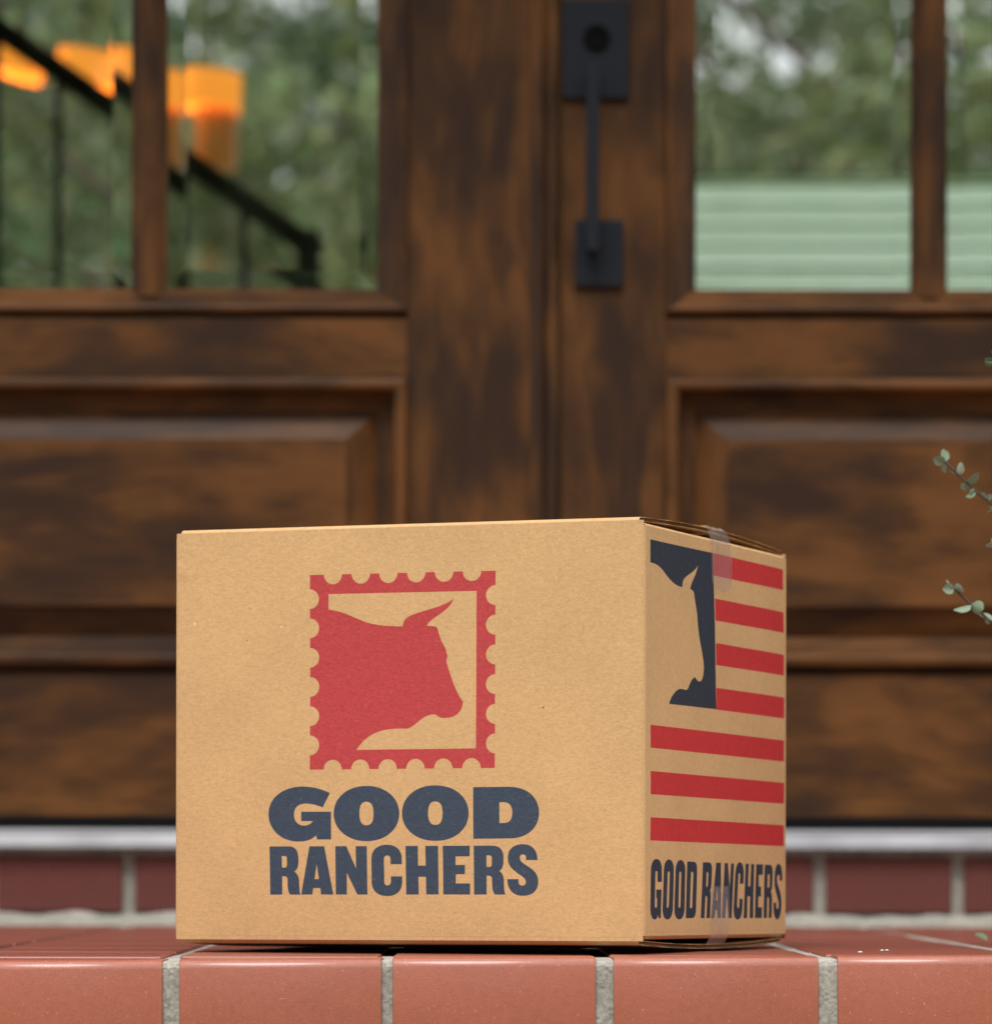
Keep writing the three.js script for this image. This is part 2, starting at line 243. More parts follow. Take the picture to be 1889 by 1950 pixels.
{ // frame and sill
  const f = thing('doorway', 'dark stained wooden frame around the double doors', 'doorway');
  wood('jamb', f, -1.075, -1.011, 0.15, 2.34, ZF - 0.14, ZF + 0.012, true); wood('jamb', f, 1.114, 1.178, 0.15, 2.34, ZF - 0.14, ZF + 0.012, true); wood('head', f, -1.011, 1.114, 2.276, 2.34, ZF - 0.14, ZF + 0.012, false);
  const t = thing('door_threshold', 'silver aluminium threshold strip below the doors', 'threshold');
  const s = new THREE.Shape([[6.232, 0.1185], [6.232, 0.133], [6.2335, 0.1358], [6.237, 0.137], [6.262, 0.1405], [6.285, 0.1462], [6.40, 0.1465], [6.40, 0.1185]].map(([d, y]) => new THREE.Vector2(-d, y)));
  const g = new THREE.ExtrudeGeometry(s, { depth: 2.18, bevelEnabled: false }); g.rotateY(-Math.PI / 2); g.translate(1.112, 0, 0);
  mesh('sill_plate', toCreasedNormals(planarUV(g, { scale: 2 }), 0.5), aluMat, t);
  const lip = new THREE.CylinderGeometry(0.0028, 0.0028, 2.17, 8); lip.rotateZ(Math.PI / 2); lip.translate(0.05, 0.1415, -6.2585); mesh('ridge', planarUV(lip), aluMat, t);
}

// ---------------------------------------------------------------- house round the doors
{
  const h = thing('house_front', 'red brick house wall around the double doors', 'wall');
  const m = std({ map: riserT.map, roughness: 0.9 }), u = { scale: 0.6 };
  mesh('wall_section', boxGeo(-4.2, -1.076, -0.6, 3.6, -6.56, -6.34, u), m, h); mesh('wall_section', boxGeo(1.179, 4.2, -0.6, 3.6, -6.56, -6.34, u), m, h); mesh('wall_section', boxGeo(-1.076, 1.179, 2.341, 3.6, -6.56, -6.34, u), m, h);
  const r = thing('porch_roof', 'porch roof over the doors with painted soffit', 'roof');
  mesh('soffit', boxGeo(-3.2, 3.2, 2.72, 2.9, -6.338, -5.15, {}), std({ color: lin(0.5, 0.49, 0.46), roughness: 0.85 }), r); mesh('fascia', boxGeo(-3.2, 3.2, 2.66, 3.0, -5.148, -5.1, {}), std({ color: lin(0.5, 0.49, 0.46), roughness: 0.8 }), r);
  // hall behind the doors
  const floorM = std({ map: woodT.map, roughness: 0.5 });
  structure('hall_floor', boxGeo(-2.6, 2.6, 0.0, 0.145, -12.02, -6.561, { scale: 0.7 }), floorM, 'wooden floor of the hall behind the doors');
  structure('hall_ceiling', boxGeo(-2.6, 2.6, 2.82, 3.0, -12.3, -6.561, {}), plasterMat, 'ceiling of the hall behind the doors');
  structure('hall_wall', boxGeo(-2.8, -2.601, 0, 2.82, -12.3, -6.561, {}), plasterMat, 'pale wall of the hall'); structure('hall_wall', boxGeo(2.601, 2.8, 0, 2.82, -12.3, -6.561, {}), plasterMat, 'pale wall of the hall');
  const rear = thing('hall_rear_wall', 'pale rear wall with two large windows behind the doors', 'wall');
  for (const [a, b, c, d] of [[-2.6, -1.85, 0.146, 2.819], [-0.1, 0.32, 0.146, 2.819], [1.95, 2.6, 0.146, 2.819], [-1.85, -0.1, 0.146, 0.8], [0.32, 1.95, 0.146, 0.8], [-1.85, -0.1, 2.7, 2.819], [0.32, 1.95, 2.7, 2.819]]) mesh('wall_section', boxGeo(a, b, c, d, -12.2, -12.03, {}), plasterMat, rear);
  const white = std({ color: lin(0.7, 0.7, 0.68), roughness: 0.6 });
  for (const [x0, x1, l] of [[-1.85, -0.1, 'large clear window at the back, seen through the left door'], [0.32, 1.95, 'large window with a lowered blind, seen through the right door']]) {
    const w = thing('rear_window', l, 'window', [0, 0, 0], 'windows at the back of the hall'), y0 = 0.8, y1 = 2.7, t = 0.05;
    for (const [a, b, c, d] of [[x0, x0 + t, y0, y1], [x1 - t, x1, y0, y1], [x0 + t, x1 - t, y0, y0 + t], [x0 + t, x1 - t, y1 - t, y1]]) mesh('frame_bar', boxGeo(a + 0.0005, b - 0.0005, c + 0.0005, d - 0.0005, -12.16, -12.09, {}), white, w);
    const p = new THREE.PlaneGeometry(x1 - x0 - 2 * t, y1 - y0 - 2 * t); p.translate((x0 + x1) / 2, (y0 + y1) / 2, -12.125); mesh('pane', planarUV(p), paneMat, w);
  }
  // slatted blind drawn up from the sill
  const b = thing('slatted_blind', 'pale green horizontal slat blind behind the right door glass', 'blind', [1.135, 0, -12.0]);
  const slatM = phys({ color: lin(0.8, 0.97, 0.78), roughness: 1, transmission: 0.8, thickness: 0 });
  const sl = sheet([-0.79, 0.79].map((x) => [-2, -1, 0, 1, 2].map((i) => [x, i * 0.0115, 0.002 * i + 0.004 * (1 - i * i / 4)])), (i, j, p) => [p[0], p[1]]);
  for (let y = 0.87; y < 1.94; y += 0.055) { const m2 = mesh('slat', sl, slatM, b); m2.position.y = y; m2.rotation.x = (R0() - 0.5) * 0.3; }
  mesh('top_rail', boxGeo(-0.795, 0.795, 1.948, 1.956, -0.006, 0.006, {}), slatM, b);
  for (const x of [-0.6, 0, 0.6]) mesh('ladder_cord', bar([x, 0.86, 0.014], [x, 1.955, 0.014], 0.0012, 5), white, b);
}
{ // staircase rising to the left inside the hall
  const s = thing('staircase', 'dark iron stair railing on wooden stairs, seen through left door glass', 'staircase');
  const iron = std({ color: lin(0.035, 0.048, 0.04), roughness: 0.45 }), tr = std({ map: woodT.map, roughness: 0.5 }), Z = -9.0, rail = (x) => 1.34 + (-0.37 - x) * 0.70;
  for (let i = 0; i < 7; i++) { mesh('tread', boxGeo(-0.58 - i * 0.25, -0.31 - i * 0.25, 0.146 + i * 0.175 + 0.14, 0.146 + i * 0.175 + 0.175, -10.0, -8.95, {}), tr, s); mesh('stair_riser', boxGeo(-0.575 - i * 0.25, -0.555 - i * 0.25 + 0.23, 0.1462 + i * 0.175, 0.146 + i * 0.175 + 0.1395, -9.99, -8.97, {}), plasterMat, s); }
  mesh('handrail', bar([-0.35, rail(-0.35), Z], [-1.6, rail(-1.6), Z], 0.023, 10), iron, s);
  for (let i = 0; i < 10; i++) { const x = -0.5 - i * 0.122, k = Math.max(0, Math.floor((-0.31 - x) / 0.25)); mesh('baluster', bar([x, 0.146 + (k + 1) * 0.175, Z], [x, rail(x), Z], i === 1 || i === 2 ? 0.013 : 0.008, 8), iron, s); }
  mesh('newel_post', boxGeo(-0.395, -0.35, 0.1461, 1.37, Z - 0.022, Z + 0.022, {}), iron, s);
}
{ // four lit amber lamps hanging in the hall
  const glow = std({ color: lin(0.75, 0.3, 0.04), emissive: lin(1.0, 0.34, 0.035), emissiveIntensity: 0.6, roughness: 0.7 }), amber = std({ color: lin(0.6, 0.26, 0.07), emissive: lin(1, 0.4, 0.08), emissiveIntensity: 0.1, roughness: 0.4 }), cord = std({ color: lin(0.02, 0.02, 0.02), roughness: 0.7 });
  for (const [x, y, w, h, tilt, body, l] of [[-0.66, 1.915, 0.145, 0.085, -0.1, 1, 'lit amber pendant lamp with glass body hanging beneath its shade'], [-0.945, 1.965, 0.15, 0.075, -0.16, 0, 'lit wide amber pendant lamp between two others in left pane'], [-0.862, 1.995, 0.05, 0.062, 0, 0, 'smallest lit amber pendant lamp, beside the muntin'], [-1.1, 1.985, 0.125, 0.075, -0.3, 0, 'lit amber pendant lamp at the picture edge']]) {
    const L = thing('pendant_lamp', l, 'lamp', [x, y, -10.5], 'amber pendant lamps in the hall');
    const sh = new THREE.CylinderGeometry(w * 0.47, w * 0.5, h, 28, 1, true); sh.rotateZ(tilt); mesh('lamp_shade', sh, glow, L);
    mesh('cord', bar([0, h * 0.3, 0], [0, 2.82 - y, 0], 0.003, 6), cord, L);
    if (body) { const bg = new THREE.CylinderGeometry(0.05, 0.05, 0.14, 24); bg.translate(0.012, -0.11, 0); mesh('lamp_body', bg, amber, L); }
    const p = new THREE.PointLight(lin(1, 0.5, 0.15), 0.03); p.position.set(x, y, -10.5); p.castShadow = true; scene.add(p);
  }
}

// ---------------------------------------------------------------- trees
{
  const barkM = std({ color: lin(0.09, 0.07, 0.05), roughness: 0.95 });
  const leafM = phys({ color: 0xffffff, vertexColors: true, roughness: 0.85, transmission: 0.35, thickness: 0 });
  function crown(seed, rx, ry, clumps, leaves, size, hue) {
    const r = rng(seed), pos = [], col = [], a = new THREE.Vector3(), q = new THREE.Quaternion(), e = new THREE.Euler();
    for (let c = 0; c < clumps; c++) {
      let x, y, z; do { x = r() * 2 - 1; y = r() * 2 - 1; z = r() * 2 - 1; } while (x * x + y * y + z * z > 1 || x * x + y * y + z * z < 0.12);
      const cr = 0.28 + 0.35 * r(), tone = 0.7 + 0.6 * r();
      for (let i = 0; i < leaves; i++) {
        const u = r() * 2 - 1, t = r() * 6.283, k = cr * Math.cbrt(r()), s = Math.sqrt(1 - u * u), cx = x * rx + k * s * Math.cos(t), cy = y * ry + k * u * 0.8, cz = z * rx + k * s * Math.sin(t), l = size * (0.6 + 0.8 * r());
        q.setFromEuler(e.set(r() * 6.28, r() * 6.28, r() * 6.28));
        const P = [[-l, 0, 0], [0, -l * 0.4, 0.1 * l], [l, 0, 0], [-l, 0, 0], [l, 0, 0], [0, l * 0.4, 0.1 * l]], v = tone * (0.75 + 0.5 * r()), yel = r();
        for (const p of P) { a.set(...p).applyQuaternion(q); pos.push(cx + a.x, cy + a.y, cz + a.z); col.push(hue[0] * v * (1 + 0.5 * yel), hue[1] * v, hue[2] * v); }
      }
    }
    const g = new THREE.BufferGeometry(); g.setAttribute('position', new THREE.Float32BufferAttribute(pos, 3)); g.setAttribute('color', new THREE.Float32BufferAttribute(col, 3)); g.computeVertexNormals(); return g;
  }
  const kinds = [crown(1, 2.3, 2.5, 85, 120, 0.085, [0.14, 0.215, 0.085]), crown(2, 2.1, 2.8, 70, 120, 0.08, [0.125, 0.19, 0.1]), crown(3, 1.9, 2.2, 90, 120, 0.07, [0.065, 0.135, 0.05])];
  function tree(x, z, cy, k, s, label, where) {
    const t = thing('garden_tree', label, 'tree', [x, -0.56, z], where), h = cy + 0.56, tg = [];
    const tr = new THREE.CylinderGeometry(0.09 * s, 0.17 * s, h, 9); tr.translate(0, h / 2, 0); tg.push(tr);
    const r = rng(k * 31 + Math.round(x * 10));
    for (let i = 0; i < 7; i++) { const a = r() * 6.28, l = (0.9 + r()) * s, y = h * (0.6 + 0.35 * r()); tg.push(bar([0, y, 0], [Math.cos(a) * l, y + l * 0.8, Math.sin(a) * l], 0.035 * s, 6)); }
    mesh('trunk', merged(tg), barkM, t);
    const c = mesh('crown', kinds[k], leafM, t); c.position.y = h + 0.35; c.scale.setScalar(s); c.rotation.y = x * 1.7;
  }
  tree(-3.6, -17.5, 2.9, 2, 1.0, 'dark dense tree behind the left pane of the left door', 'trees behind the house');
  tree(-1.3, -23, 3.7, 0, 0.95, 'yellow-green tree in the middle of the left door glass', 'trees behind the house');
  tree(0.9, -29, 4.6, 1, 1.1, 'grey-green tree behind the centre of the doors', 'trees behind the house');
  tree(2.5, -21, 3.3, 0, 0.85, 'olive tree seen above the blind in the right door', 'trees behind the house');
  tree(4.4, -26, 4.6, 1, 1.1, 'grey-green tree at the outer edge of right door glass', 'trees behind the house');
  tree(-4.3, -27, 5.2, 0, 1.15, 'tall yellow-green tree behind the dark dense one', 'trees behind the house');
  tree(1.7, -36, 6.2, 1, 1.3, 'farthest grey-green tree above the others in right door', 'trees behind the house');
  tree(-2.3, -37, 6.6, 2, 1.3, 'farthest dark tree behind the left door glass', 'trees behind the house');
  // unseen added trees behind the viewer close off low sky the doors would mirror
  const front = rng(9);
  for (let i = 0; i < 9; i++) tree(-15 + i * 3.75 + front(), 10 + 2.5 * front() + (i & 1 ? 2 : 0), 3.9, i % 3, 2.05 + 0.3 * front(), 'tall leafy tree added unseen behind the viewer to block low sky', 'added trees behind the viewer');
}

// ---------------------------------------------------------------- potted plant beside the doors
{
  const p = thing('potted_plant', 'potted shrub with small round grey-green leaves at right edge', 'plant', [0.8, floorY(4.72) + 0.0012, -4.72]);
  const pot = new THREE.LatheGeometry([[0, 0], [0.1, 0], [0.105, 0.01], [0.135, 0.23], [0.15, 0.235], [0.15, 0.265], [0.138, 0.268], [0.13, 0.235], [0.0, 0.23]].map(([a, b]) => new THREE.Vector2(a, b)), 40);
  mesh('pot', pot, std({ color: lin(0.06, 0.06, 0.058), roughness: 0.7 }), p);
  const stemM = std({ color: lin(0.07, 0.045, 0.03), roughness: 0.8 }), lm = [[0.25, 0.34, 0.22], [0.31, 0.39, 0.29], [0.17, 0.25, 0.14]].map((c) => phys({ color: lin(...c), roughness: 0.6, transmission: 0.25, thickness: 0 }));
  const leaf = sheet([-1, -0.5, 0, 0.5, 1].map((v) => [-1, -0.5, 0, 0.5, 1].map((u) => { const w = Math.sqrt(Math.max(0, 1 - v * v * 0.98)); return [u * w * 0.92, (v + 1) * 1.05, 0.35 * u * u * w - 0.12 * (v + 1)]; })), (i, j) => [i / 4, j / 4]);
  const r = rng(77), W = (x, y, z) => new THREE.Vector3(x - 0.8, y - 0.0043, z + 4.72);
  const stems = [[[0.76, 0.26, -4.7], [0.63, 0.36, -4.63], [0.53, 0.43, -4.6], [0.486, 0.462, -4.6], [0.452, 0.494, -4.6]], [[0.75, 0.25, -4.68], [0.62, 0.28, -4.62], [0.52, 0.318, -4.6], [0.484, 0.345, -4.6], [0.4615, 0.366, -4.6]], [[0.78, 0.26, -4.72], [0.66, 0.42, -4.66], [0.56, 0.54, -4.62], [0.503, 0.594, -4.6]], [[0.77, 0.26, -4.7], [0.64, 0.38, -4.62], [0.54, 0.47, -4.59], [0.503, 0.495, -4.58]], [[0.77, 0.26, -4.69], [0.62, 0.35, -4.62], [0.54, 0.385, -4.6], [0.505, 0.407, -4.6]]];
  for (let i = 0; i < 9; i++) { const a = -0.9 + i * 0.28, l = 0.25 + r() * 0.2; stems.push([[0.8, 0.26, -4.72], [0.8 + Math.sin(a) * 0.1, 0.45, -4.72 + (r() - 0.5) * 0.1], [0.82 + Math.sin(a) * l * 0.7 + 0.1, 0.6 + Math.cos(a) * l * 0.5, -4.72 + (r() - 0.5) * 0.25]]); }
  stems.forEach((pts, si) => {
    const c = new THREE.CatmullRomCurve3(pts.map((q) => W(...q)));
    mesh('stem', new THREE.TubeGeometry(c, 24, si < 5 ? 0.0014 : 0.002, 6), stemM, p);
    const n = [10, 4, 9, 9, 9][si] ?? 9, up = new THREE.Vector3(0, 1, 0);
    for (let i = 0; i <= n; i++) {
      const t = i === n ? 1 : 0.28 + 0.7 * i / n, o = c.getPoint(Math.min(t, 1)), tan = c.getTangent(Math.min(t, 1)), two = i === n ? 3 : 2;
      for (let k = 0; k < two; k++) {
        const m = mesh('leaf', leaf, lm[Math.floor(r() * 3)], p), ang = r() * 6.28, s = (i === n ? 0.0062 : 0.0036 + 0.0062 * Math.pow(r(), 2)) * (si < 5 ? 1 : 1.6);
        const side = new THREE.Vector3(Math.cos(ang), Math.sin(ang), Math.sin(ang * 2.3) * 0.7).addScaledVector(tan, 0.5).normalize();
        m.position.copy(o); m.quaternion.setFromUnitVectors(up, side); m.rotateY(r() * 6.28); m.scale.setScalar(s);
      }
    }
  });
  const fl = mesh('fallen_leaf', leaf, lm[2]); fl.scale.setScalar(0.008); fl.position.set(0.522, floorY(4.85) + 0.004, -4.85); fl.rotation.set(-1.1, 0.4, 0.9); fl.userData = { label: 'small dark green leaf fallen on the stoop floor', category: 'leaf' };
}

